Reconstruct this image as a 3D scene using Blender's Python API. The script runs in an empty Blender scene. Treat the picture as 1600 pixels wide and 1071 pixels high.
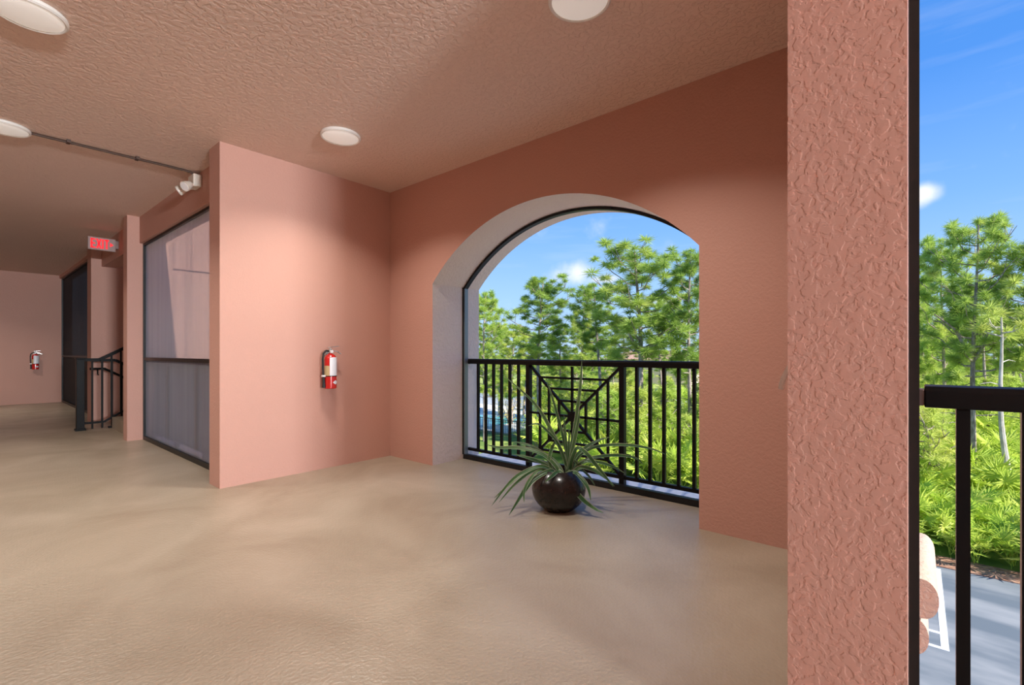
import bpy, bmesh, math, random
import numpy as np
from mathutils import Vector, Matrix

# ------------------------------------------------------------------ camera, sky, sun, exposure
sc = bpy.context.scene
col = sc.collection
F_PX, HORIZON, CAM_H = 743.0, 551.0, 1.15
FWD = Vector((-0.6486, 0.7607, 0.0)); RGT = Vector((0.7612, 0.6491, 0.0))
GROUND = -6.0
CEIL = 2.93

cam = bpy.data.cameras.new('camera'); cam_o = bpy.data.objects.new('camera', cam); col.objects.link(cam_o)
cam.sensor_fit = 'HORIZONTAL'; cam.sensor_width = 36.0; cam.lens = 36.0 * F_PX / 1600.0
cam.shift_y = (HORIZON - 535.5) / 1600.0
cam.clip_start = 0.05; cam.clip_end = 600
cam_o.location = (0, 0, CAM_H)
cam_o.rotation_euler = (math.pi / 2, 0, math.atan2(-FWD.x, FWD.y))
sc.camera = cam_o
sc.view_settings.view_transform = 'Standard'
sc.view_settings.look = 'None'
sc.view_settings.exposure = 0.0
sc.view_settings.gamma = 1.0
sc.view_settings.use_curve_mapping = False

SUN_STRENGTH = 9.5
SKY_STRENGTH = 1.2
LAMP_W = 22.0
FILL_LIGHT_W = 365.0
sc.cycles.use_adaptive_sampling = True; sc.cycles.adaptive_threshold = 0.03
sc.cycles.max_bounces = 8; sc.cycles.transparent_max_bounces = 6; sc.cycles.transmission_bounces = 4; sc.cycles.glossy_bounces = 3

def pix_dir(px, py):
    """direction of the line of sight through a photo pixel, unit forward depth"""
    R = (px - 800.0) / F_PX
    return Vector((RGT.x * R + FWD.x, RGT.y * R + FWD.y, -(py - HORIZON) / F_PX))

def at_depth(px, py, d):
    return Vector((0, 0, CAM_H)) + pix_dir(px, py) * d

def on_ground(px, py, z=GROUND):
    v = pix_dir(px, py); return Vector((0, 0, CAM_H)) + v * ((z - CAM_H) / v.z)

world = bpy.data.worlds.new('sky'); sc.world = world; world.use_nodes = True
def build_sky():
    nt = world.node_tree; nt.nodes.clear()
    N = nt.nodes.new; L = nt.links.new
    out = N('ShaderNodeOutputWorld'); bg = N('ShaderNodeBackground'); bg.inputs[1].default_value = SKY_STRENGTH
    L(bg.outputs[0], out.inputs[0])
    tc = N('ShaderNodeTexCoord'); nrm = N('ShaderNodeVectorMath'); nrm.operation = 'NORMALIZE'
    L(tc.outputs['Generated'], nrm.inputs[0])
    sep = N('ShaderNodeSeparateXYZ'); L(nrm.outputs[0], sep.inputs[0])
    ramp = N('ShaderNodeValToRGB'); L(sep.outputs['Z'], ramp.inputs[0])
    e = ramp.color_ramp.elements
    e[0].position = 0.0; e[0].color = (0.50, 0.68, 0.96, 1)
    e[1].position = 1.0; e[1].color = (0.035, 0.17, 0.55, 1)
    for p, c in ((0.10, (0.38, 0.62, 0.97, 1)), (0.24, (0.21, 0.45, 0.93, 1)), (0.42, (0.085, 0.29, 0.80, 1))):
        k = ramp.color_ramp.elements.new(p); k.color = c
    # clouds: a few soft cumulus heads, edges broken by noise, and thin streaks
    noise = N('ShaderNodeTexNoise'); noise.inputs['Scale'].default_value = 14; noise.inputs['Detail'].default_value = 6
    L(nrm.outputs[0], noise.inputs['Vector'])
    total = None
    blobs = [((903, 425), 0.088, 0.040), ((945, 436), 0.06, 0.016), ((1442, 302), 0.040, 0.030), ((1575, 497), 0.075, 0.022),
             ((1270, 470), 0.10, 0.035), ((620, 380), 0.12, 0.04), ((1488, 498), 0.045, 0.014), ((1040, 470), 0.05, 0.018), ((1800, 420), 0.12, 0.04), ((300, 470), 0.15, 0.05)]
    for (p, w, hgt) in blobs:
        d = pix_dir(*p).normalized()
        sub = N('ShaderNodeVectorMath'); sub.operation = 'SUBTRACT'; sub.inputs[1].default_value = d
        L(nrm.outputs[0], sub.inputs[0])
        mul = N('ShaderNodeVectorMath'); mul.operation = 'MULTIPLY'; mul.inputs[1].default_value = (1 / w, 1 / w, 1 / hgt)
        L(sub.outputs[0], mul.inputs[0])
        ln = N('ShaderNodeVectorMath'); ln.operation = 'LENGTH'; L(mul.outputs[0], ln.inputs[0])
        mr = N('ShaderNodeMapRange'); mr.inputs[1].default_value = 0.0; mr.inputs[2].default_value = 1.0
        mr.inputs[3].default_value = 0.62; mr.inputs[4].default_value = 0.0
        L(ln.outputs['Value'], mr.inputs[0])
        if total is None: total = mr.outputs[0]
        else:
            mx = N('ShaderNodeMath'); mx.operation = 'MAXIMUM'; L(total, mx.inputs[0]); L(mr.outputs[0], mx.inputs[1]); total = mx.outputs[0]
    ad = N('ShaderNodeMath'); ad.operation = 'ADD'; L(total, ad.inputs[0]); L(noise.outputs['Fac'], ad.inputs[1])
    cr = N('ShaderNodeMapRange'); cr.interpolation_type = 'SMOOTHSTEP'
    cr.inputs[1].default_value = 0.60; cr.inputs[2].default_value = 1.12; cr.inputs[4].default_value = 0.92
    L(ad.outputs[0], cr.inputs[0])
    mp = N('ShaderNodeMapping'); mp.inputs['Scale'].default_value = (2.5, 2.5, 22); mp.inputs['Location'].default_value = (0.3, 0.1, 0.7)
    L(nrm.outputs[0], mp.inputs['Vector'])
    n2 = N('ShaderNodeTexNoise'); n2.inputs['Scale'].default_value = 1.6; n2.inputs['Detail'].default_value = 4; L(mp.outputs[0], n2.inputs['Vector'])
    sr = N('ShaderNodeMapRange'); sr.inputs[1].default_value = 0.56; sr.inputs[2].default_value = 0.85; sr.inputs[4].default_value = 0.13
    L(n2.outputs['Fac'], sr.inputs[0])
    mx2 = N('ShaderNodeMath'); mx2.operation = 'MAXIMUM'; L(cr.outputs[0], mx2.inputs[0]); L(sr.outputs[0], mx2.inputs[1])
    mix = N('ShaderNodeMixRGB'); L(mx2.outputs[0], mix.inputs[0]); L(ramp.outputs[0], mix.inputs[1]); mix.inputs[2].default_value = (0.93, 0.95, 1.0, 1)
    L(mix.outputs[0], bg.inputs[0])
build_sky()

sun = bpy.data.lights.new('sun', 'SUN'); sun.energy = SUN_STRENGTH; sun.angle = math.radians(0.6); sun.color = (1.0, 0.96, 0.88)
sun_o = bpy.data.objects.new('sun', sun); col.objects.link(sun_o)
# the sun stands high behind the building, over the corridor's blind side
sun_from = Vector((0.86, -0.05, 0.62)).normalized()
sun_o.rotation_euler = sun_from.to_track_quat('Z', 'Y').to_euler()
sun_o.location = sun_from * 60

# ------------------------------------------------------------------ helpers
rnd = random.Random(7)
ORIGIN = {}

class MB:
    def __init__(self): self.v = []; self.f = []; self.m = []
    def face(self, idx, m=0): self.f.append(tuple(idx)); self.m.append(m)
    def box(self, x0, x1, y0, y1, z0, z1, m=0):
        b = len(self.v)
        self.v += [(x0,y0,z0),(x1,y0,z0),(x1,y1,z0),(x0,y1,z0),(x0,y0,z1),(x1,y0,z1),(x1,y1,z1),(x0,y1,z1)]
        for q in ((0,3,2,1),(4,5,6,7),(0,1,5,4),(1,2,6,5),(2,3,7,6),(3,0,4,7)): self.face([b+i for i in q], m)
        return self
    def bar(self, a, b_, w, d, up=(0,0,1), m=0):
        """rectangular bar from a to b; w across, d along 'up' projected"""
        a = Vector(a); b_ = Vector(b_); t = (b_-a).normalized(); up = Vector(up)
        s = t.cross(up)
        if s.length < 1e-4: s = t.cross(Vector((1,0,0)))
        s.normalize(); u = s.cross(t).normalized()
        k = len(self.v)
        for p in (a, b_):
            for (i, j) in ((-1,-1),(1,-1),(1,1),(-1,1)):
                self.v.append(tuple(p + s*(i*w/2) + u*(j*d/2)))
        for q in ((3,2,1,0),(4,5,6,7),(0,1,5,4),(1,2,6,5),(2,3,7,6),(3,0,4,7)): self.face([k+i for i in q], m)
        return self
    def tube(self, pts, rad, n=8, m=0, cap=True):
        pts = [Vector(p) for p in pts]
        if not isinstance(rad, (list, tuple)): rad = [rad]*len(pts)
        k = len(self.v); ref = None
        for i, p in enumerate(pts):
            t = (pts[min(i+1, len(pts)-1)] - pts[max(i-1, 0)]).normalized()
            if ref is None: ref = t.orthogonal().normalized()
            ref = (ref - t*ref.dot(t)).normalized(); s = t.cross(ref)
            for j in range(n):
                a = 2*math.pi*j/n
                self.v.append(tuple(p + (ref*math.cos(a) + s*math.sin(a))*rad[i]))
        for i in range(len(pts)-1):
            for j in range(n):
                self.face((k+i*n+j, k+i*n+(j+1)%n, k+(i+1)*n+(j+1)%n, k+(i+1)*n+j), m)
        if cap:
            self.face([k+j for j in reversed(range(n))], m); self.face([k+(len(pts)-1)*n+j for j in range(n)], m)
        return self
    def lathe(self, prof, n=32, c=(0,0,0), m=0, a0=0.0, a1=2*math.pi):
        """profile of (radius, z) turned about the vertical through c"""
        k = len(self.v); full = abs(a1-a0-2*math.pi) < 1e-6; cols = n if full else n+1
        for (r, z) in prof:
            for j in range(cols):
                a = a0 + (a1-a0)*j/n
                self.v.append((c[0]+r*math.cos(a), c[1]+r*math.sin(a), c[2]+z))
        for i in range(len(prof)-1):
            for j in range(n):
                jj = (j+1) % cols
                self.face((k+i*cols+j, k+i*cols+jj, k+(i+1)*cols+jj, k+(i+1)*cols+j), m)
        if full:
            if prof[0][0] > 1e-5: self.face([k+j for j in reversed(range(n))], m)
            if prof[-1][0] > 1e-5: self.face([k+(len(prof)-1)*n+j for j in range(n)], m)
        return self
    def prism(self, poly, p0, axis, m=0):
        """poly: list of Vectors (planar), extruded by axis"""
        k = len(self.v); n = len(poly); ax = Vector(axis); p0 = Vector(p0)
        for p in poly: self.v.append(tuple(p0+Vector(p)))
        for p in poly: self.v.append(tuple(p0+Vector(p)+ax))
        self.face([k+i for i in range(n)], m); self.face([k+n+i for i in reversed(range(n))], m)
        for i in range(n): self.face((k+(i+1)%n, k+i, k+n+i, k+n+(i+1)%n), m)
        return self
    def mesh(self, name, mats, smooth=False, off=(0,0,0), fix=True):
        me = bpy.data.meshes.new(name)
        o = Vector(off)
        me.from_pydata([tuple(Vector(v)-o) for v in self.v] if o.length > 0 else self.v, [], self.f)
        for m in (mats if isinstance(mats, (list, tuple)) else [mats]): me.materials.append(m)
        me.polygons.foreach_set('material_index', self.m)
        if fix:
            bm = bmesh.new(); bm.from_mesh(me); bmesh.ops.recalc_face_normals(bm, faces=bm.faces); bm.to_mesh(me); bm.free()
        if smooth:
            me.polygons.foreach_set('use_smooth', [True]*len(me.polygons))
            me.set_sharp_from_angle(angle=math.radians(35))
        me.update(); return me

def link(name, me, parent=None):
    o = bpy.data.objects.new(name, me); col.objects.link(o)
    if parent is not None:
        o.parent = parent; ORIGIN[o.name] = ORIGIN.get(parent.name, Vector((0,0,0)))
    return o

def part(name, mb, mats, parent=None, smooth=False, bevel=0.0, fix=True, label=None):
    """one mesh object, vertices given in world space; parents sit unrotated at their own origin"""
    off = ORIGIN.get(parent.name, Vector((0,0,0))) if parent is not None else Vector((0,0,0))
    o = link(name, mb.mesh(name, mats, smooth, off, fix), parent)
    if bevel:
        b = o.modifiers.new('edge', 'BEVEL'); b.width = bevel; b.segments = 2; b.limit_method = 'ANGLE'
    if label: o['label'] = label
    return o

def tag(o, label=None, cat=None, group=None, kind=None):
    if label: o['label'] = label
    if cat: o['category'] = cat
    if group: o['group'] = group
    if kind: o['kind'] = kind
    return o

def thing(name, label, cat, loc=(0,0,0), group=None):
    o = bpy.data.objects.new(name, None); col.objects.link(o); o.location = loc; o.empty_display_size = 0.1
    ORIGIN[o.name] = Vector(loc)
    return tag(o, label, cat, group)

def struct(name, mb, mats, smooth=False, bevel=0.0, parent=None):
    o = part(name, mb, mats, parent, smooth, bevel)
    if parent is None: o['kind'] = 'structure'
    return o

def copy_tree(o, parent=None):
    c = o.copy(); col.objects.link(c); c.parent = parent
    for ch in o.children: copy_tree(ch, c)
    return c

# ------------------------------------------------------------------ materials
def new_mat(name):
    m = bpy.data.materials.new(name); m.use_nodes = True
    return m, m.node_tree, m.node_tree.nodes['Principled BSDF']

def plain(name, rgb, rough=0.5, metal=0.0, spec=0.5, emit=None, estr=0.0, coat=0.0):
    m, nt, b = new_mat(name)
    b.inputs['Base Color'].default_value = (*rgb, 1); b.inputs['Roughness'].default_value = rough
    b.inputs['Metallic'].default_value = metal; b.inputs['Specular IOR Level'].default_value = spec
    b.inputs['Coat Weight'].default_value = coat
    if emit: b.inputs['Emission Color'].default_value = (*emit, 1); b.inputs['Emission Strength'].default_value = estr
    # fine surface wear so nothing is perfectly flat
    tc = nt.nodes.new('ShaderNodeTexCoord'); n = nt.nodes.new('ShaderNodeTexNoise'); n.inputs['Scale'].default_value = 35; n.inputs['Detail'].default_value = 4
    nt.links.new(tc.outputs['Object'], n.inputs['Vector'])
    mr = nt.nodes.new('ShaderNodeMapRange'); mr.inputs[3].default_value = max(0.02, rough-0.06); mr.inputs[4].default_value = min(1, rough+0.06)
    nt.links.new(n.outputs['Fac'], mr.inputs[0]); nt.links.new(mr.outputs[0], b.inputs['Roughness'])
    return m

def stucco(name, rgb, rgb2, scale=30.0, depth=0.006, rough=0.62, spec=0.35, strength=0.75):
    """knock-down trowelled stucco: flat plateaus with broken edges over a fine grain"""
    m, nt, b = new_mat(name); N = nt.nodes.new; L = nt.links.new
    tc = N('ShaderNodeTexCoord')
    n1 = N('ShaderNodeTexNoise'); n1.inputs['Scale'].default_value = scale; n1.inputs['Detail'].default_value = 4.5; n1.inputs['Distortion'].default_value = 0.25
    L(tc.outputs['Object'], n1.inputs['Vector'])
    r1 = N('ShaderNodeMapRange'); r1.interpolation_type = 'SMOOTHSTEP'; r1.inputs[1].default_value = 0.42; r1.inputs[2].default_value = 0.56
    L(n1.outputs['Fac'], r1.inputs[0])
    n2 = N('ShaderNodeTexNoise'); n2.inputs['Scale'].default_value = scale*2.6; n2.inputs['Detail'].default_value = 2.0
    L(tc.outputs['Object'], n2.inputs['Vector'])
    m2 = N('ShaderNodeMath'); m2.operation = 'MULTIPLY_ADD'; m2.inputs[1].default_value = 0.35
    L(n2.outputs['Fac'], m2.inputs[0]); L(r1.outputs[0], m2.inputs[2])
    bp = N('ShaderNodeBump'); bp.inputs['Strength'].default_value = strength; bp.inputs['Distance'].default_value = depth
    L(m2.outputs[0], bp.inputs['Height']); L(bp.outputs[0], b.inputs['Normal'])
    n3 = N('ShaderNodeTexNoise'); n3.inputs['Scale'].default_value = 1.3; n3.inputs['Detail'].default_value = 5.0
    L(tc.outputs['Object'], n3.inputs['Vector'])
    mx = N('ShaderNodeMixRGB'); mx.inputs[1].default_value = (*rgb, 1); mx.inputs[2].default_value = (*rgb2, 1)
    L(n3.outputs['Fac'], mx.inputs[0]); L(mx.outputs[0], b.inputs['Base Color'])
    b.inputs['Roughness'].default_value = rough; b.inputs['Specular IOR Level'].default_value = spec
    return m

def coated_floor():
    m, nt, b = new_mat('coated_floor'); N = nt.nodes.new; L = nt.links.new
    tc = N('ShaderNodeTexCoord')
    n1 = N('ShaderNodeTexNoise'); n1.inputs['Scale'].default_value = 1.3; n1.inputs['Detail'].default_value = 4; n1.inputs['Roughness'].default_value = 0.55; n1.inputs['Distortion'].default_value = 0.6
    L(tc.outputs['Object'], n1.inputs['Vector'])
    rp = N('ShaderNodeValToRGB'); e = rp.color_ramp.elements
    e[0].position = 0.25; e[0].color = (0.275, 0.215, 0.148, 1); e[1].position = 0.75; e[1].color = (0.42, 0.355, 0.268, 1)
    L(n1.outputs['Fac'], rp.inputs[0]); L(rp.outputs[0], b.inputs['Base Color'])
    n2 = N('ShaderNodeTexNoise'); n2.inputs['Scale'].default_value = 75; n2.inputs['Detail'].default_value = 1
    L(tc.outputs['Object'], n2.inputs['Vector'])
    n4 = N('ShaderNodeTexNoise'); n4.inputs['Scale'].default_value = 38; n4.inputs['Detail'].default_value = 2
    L(tc.outputs['Object'], n4.inputs['Vector'])
    ad = N('ShaderNodeMath'); ad.operation = 'ADD'; L(n2.outputs['Fac'], ad.inputs[0]); L(n4.outputs['Fac'], ad.inputs[1])
    bp = N('ShaderNodeBump'); bp.inputs['Strength'].default_value = 0.55; bp.inputs['Distance'].default_value = 0.0040
    L(ad.outputs[0], bp.inputs['Height']); L(bp.outputs[0], b.inputs['Normal'])
    mr = N('ShaderNodeMapRange'); mr.inputs[1].default_value = 0.2; mr.inputs[2].default_value = 0.8; mr.inputs[3].default_value = 0.44; mr.inputs[4].default_value = 0.30
    L(n1.outputs['Fac'], mr.inputs[0]); L(mr.outputs[0], b.inputs['Roughness'])
    b.inputs['Specular IOR Level'].default_value = 0.5
    return m

def leafy(name, c1, c2, c3=None, trans=0.35, scale=0.9, rough=0.5):
    m, nt, b = new_mat(name); N = nt.nodes.new; L = nt.links.new
    out = nt.nodes['Material Output']
    tc = N('ShaderNodeTexCoord'); n = N('ShaderNodeTexNoise'); n.inputs['Scale'].default_value = scale; n.inputs['Detail'].default_value = 3
    L(tc.outputs['Object'], n.inputs['Vector'])
    oi = N('ShaderNodeObjectInfo'); ad = N('ShaderNodeMath'); ad.operation = 'MULTIPLY_ADD'; ad.inputs[1].default_value = 0.30
    L(oi.outputs['Random'], ad.inputs[0]); L(n.outputs['Fac'], ad.inputs[2])
    rp = N('ShaderNodeValToRGB'); e = rp.color_ramp.elements
    e[0].position = 0.40; e[0].color = (*c1, 1); e[1].position = 0.90; e[1].color = (*(c3 or c2), 1)
    k = e.new(0.66); k.color = (*c2, 1)
    L(ad.outputs[0], rp.inputs[0]); L(rp.outputs[0], b.inputs['Base Color'])
    b.inputs['Roughness'].default_value = rough; b.inputs['Specular IOR Level'].default_value = 0.3
    tr = N('ShaderNodeBsdfTranslucent'); L(rp.outputs[0], tr.inputs[0])
    mx = N('ShaderNodeMixShader'); mx.inputs[0].default_value = trans
    L(b.outputs[0], mx.inputs[1]); L(tr.outputs[0], mx.inputs[2]); L(mx.outputs[0], out.inputs[0])
    return m

def two_tone(name, c1, c2, scale, rough=0.8, bump=0.0, lo=0.4, hi=0.6, stretch=(1,1,1), detail=5, dist=0.02):
    m, nt, b = new_mat(name); N = nt.nodes.new; L = nt.links.new
    tc = N('ShaderNodeTexCoord'); mp = N('ShaderNodeMapping'); mp.inputs['Scale'].default_value = stretch
    L(tc.outputs['Object'], mp.inputs['Vector'])
    n = N('ShaderNodeTexNoise'); n.inputs['Scale'].default_value = scale; n.inputs['Detail'].default_value = detail
    L(mp.outputs[0], n.inputs['Vector'])
    rp = N('ShaderNodeValToRGB'); e = rp.color_ramp.elements
    e[0].position = lo; e[0].color = (*c1, 1); e[1].position = hi; e[1].color = (*c2, 1)
    L(n.outputs['Fac'], rp.inputs[0]); L(rp.outputs[0], b.inputs['Base Color'])
    b.inputs['Roughness'].default_value = rough
    if bump:
        bp = N('ShaderNodeBump'); bp.inputs['Strength'].default_value = bump; bp.inputs['Distance'].default_value = dist
        L(n.outputs['Fac'], bp.inputs['Height']); L(bp.outputs[0], b.inputs['Normal'])
    return m

def screen_mesh(name, lo, hi, c1, c2):
    """fine insect screen: too fine to tell the wires apart, so a partly open sheet"""
    m, nt, b = new_mat(name); N = nt.nodes.new; L = nt.links.new
    out = nt.nodes['Material Output']
    b.inputs['Base Color'].default_value = (*c1, 1); b.inputs['Roughness'].default_value = 0.6
    tl = N('ShaderNodeBsdfTranslucent'); tl.inputs[0].default_value = (*c2, 1)
    mm = N('ShaderNodeMixShader'); mm.inputs[0].default_value = 0.45; L(b.outputs[0], mm.inputs[1]); L(tl.outputs[0], mm.inputs[2])
    tp = N('ShaderNodeBsdfTransparent')
    tc = N('ShaderNodeTexCoord'); mp = N('ShaderNodeMapping'); mp.inputs['Scale'].default_value = (9, 9, 0.25)
    L(tc.outputs['Object'], mp.inputs['Vector'])
    n = N('ShaderNodeTexNoise'); n.inputs['Scale'].default_value = 1.0; n.inputs['Detail'].default_value = 3; L(mp.outputs[0], n.inputs['Vector'])
    mr = N('ShaderNodeMapRange'); mr.inputs[3].default_value = lo; mr.inputs[4].default_value = hi; L(n.outputs['Fac'], mr.inputs[0])
    mx = N('ShaderNodeMixShader'); L(mr.outputs[0], mx.inputs[0]); L(tp.outputs[0], mx.inputs[1]); L(mm.outputs[0], mx.inputs[2])
    L(mx.outputs[0], out.inputs[0])
    return m

WALL = stucco('wall_stucco', (0.52, 0.285, 0.222), (0.555, 0.31, 0.242), scale=54, depth=0.0008)
CEILM = stucco('ceiling_stucco', (0.74, 0.55, 0.455), (0.78, 0.585, 0.485), scale=30, depth=0.005, rough=0.75)
SOFFIT = stucco('skylit_arch_stucco', (0.79, 0.67, 0.60), (0.82, 0.70, 0.63), scale=34, depth=0.004)  # paler than the wall: skylight on the arch reveal put into its colour
FLOORM = coated_floor()
SILL = two_tone('pale_sill_paint', (0.84, 0.84, 0.81), (0.90, 0.90, 0.87), 20, 0.5)
BLACK = plain('black_powder_coat', (0.008, 0.007, 0.007), 0.38, 0.0, 0.1)
BRONZE = plain('dark_bronze_frame', (0.009, 0.0085, 0.0085), 0.4, 0.0, 0.3)
GREYM = plain('grey_aluminium', (0.20, 0.225, 0.24), 0.4, 0.4)
BRKT = plain('bracket_metal', (0.13, 0.10, 0.09), 0.45, 0.4)
CREAM = plain('cream_plastic', (0.74, 0.66, 0.56), 0.45)
LENS = plain('lamp_lens', (0.86, 0.84, 0.80), 0.45, emit=(1.0, 0.93, 0.84), estr=0.28)
RIM = plain('lamp_rim', (0.80, 0.77, 0.72), 0.4)
RED = plain('extinguisher_red', (0.55, 0.012, 0.010), 0.22, 0.0, 0.6, coat=0.5)
WHITE_LABEL = plain('paper_label', (0.78, 0.80, 0.84), 0.35)
TAN_LABEL = plain('tan_label', (0.56, 0.42, 0.22), 0.4)
CHROME = plain('valve_metal', (0.55, 0.57, 0.55), 0.28, 0.9)
RUBBER = plain('black_rubber', (0.012, 0.012, 0.013), 0.5)
CONDUIT = plain('painted_conduit', (0.07, 0.035, 0.022), 0.6)
SIGN_GREY = plain('sign_housing', (0.34, 0.25, 0.23), 0.5)
SIGN_RED = plain('sign_letters', (0.35, 0.01, 0.01), 0.5, emit=(1.0, 0.012, 0.025), estr=1.1)
LED = plain('green_led', (0.3, 0.9, 0.1), 0.4, emit=(0.5, 1.0, 0.15), estr=1.2)
PLASTIC_W = plain('white_plastic', (0.82, 0.80, 0.78), 0.4)
POT = plain('black_glazed_pot', (0.010, 0.007, 0.006), 0.26, 0.0, 0.4, coat=0.1)
SOIL = two_tone('potting_soil', (0.02, 0.013, 0.008), (0.06, 0.04, 0.025), 60, 0.95, 0.5)
LEAF_G = leafy('strap_leaf_green', (0.030, 0.085, 0.030), (0.055, 0.135, 0.045), (0.10, 0.19, 0.07), 0.18, 6, 0.32)
LEAF_W = leafy('strap_leaf_margin', (0.24, 0.30, 0.19), (0.32, 0.38, 0.26), (0.38, 0.43, 0.31), 0.18, 6, 0.35)
SCREEN = screen_mesh('insect_screen', 0.46, 0.70, (0.30, 0.305, 0.33), (0.66, 0.68, 0.74))
SCREEN_DARK = screen_mesh('darkened_screen', 0.86, 0.96, (0.02, 0.02, 0.02), (0.05, 0.05, 0.055))  # same screen, with its darkness at a grazing view put into the colour
NEEDLE = leafy('pine_needles', (0.26, 0.40, 0.07), (0.44, 0.57, 0.12), (0.66, 0.68, 0.18), 0.48, 0.55)
NEEDLE_Y = leafy('young_pine_needles', (0.36, 0.52, 0.09), (0.54, 0.66, 0.14), (0.72, 0.73, 0.20), 0.48, 0.8)
BARK = two_tone('pine_bark', (0.20, 0.155, 0.13), (0.40, 0.33, 0.29), 9, 0.9, 0.5, stretch=(1,1,0.35))
BARK_PALE = two_tone('bleached_bark', (0.42, 0.37, 0.32), (0.60, 0.55, 0.50), 9, 0.9, 0.4, stretch=(1,1,0.35))
PALM = leafy('palmetto_green', (0.38, 0.55, 0.07), (0.58, 0.69, 0.11), (0.76, 0.75, 0.20), 0.42, 0.7)
SHRUB = leafy('shrub_green', (0.26, 0.42, 0.04), (0.46, 0.58, 0.07), (0.64, 0.66, 0.11), 0.40, 0.8)
YELLOW_L = leafy('yellow_foliage', (0.48, 0.40, 0.03), (0.70, 0.56, 0.05), (0.8, 0.62, 0.08), 0.35, 1.2)
ORANGE_L = leafy('orange_foliage', (0.55, 0.30, 0.08), (0.70, 0.38, 0.14), (0.6, 0.45, 0.12), 0.35, 1.2)
GRASS = two_tone('rough_grass', (0.12, 0.20, 0.03), (0.34, 0.40, 0.08), 0.6, 0.95, 0.3)
LAWN = two_tone('mown_lawn', (0.34, 0.42, 0.09), (0.46, 0.50, 0.14), 0.25, 0.95)
ASPHALT = two_tone('worn_asphalt', (0.12, 0.145, 0.17), (0.28, 0.29, 0.30), 0.55, 0.85, 0.15, 0.40, 0.66, stretch=(0.6, 1.6, 1), detail=9)
PAINT = two_tone('road_paint', (0.74, 0.74, 0.74), (0.84, 0.84, 0.84), 6, 0.7)
MULCH = two_tone('bark_mulch', (0.30, 0.14, 0.085), (0.46, 0.26, 0.17), 7, 0.95, 0.5)
CONCRETE = two_tone('pale_concrete', (0.66, 0.65, 0.62), (0.76, 0.75, 0.72), 1.0, 0.85)
CORNICE = stucco('cornice_stucco', (0.46, 0.33, 0.26), (0.52, 0.39, 0.32), scale=40, depth=0.004, rough=0.8)
POOLW = plain('pool_water', (0.10, 0.52, 0.60), 0.08, 0.0, 0.5)
HOUSE = plain('house_stucco', (0.70, 0.56, 0.46), 0.8)
ROOFT = two_tone('house_roof', (0.42, 0.24, 0.17), (0.55, 0.34, 0.24), 4, 0.8)
GLASSD = plain('window_glass', (0.06, 0.08, 0.10), 0.1)
FENCEW = plain('white_fence', (0.80, 0.80, 0.80), 0.5)
FENCEG = plain('grey_fence', (0.16, 0.16, 0.17), 0.5)

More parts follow.
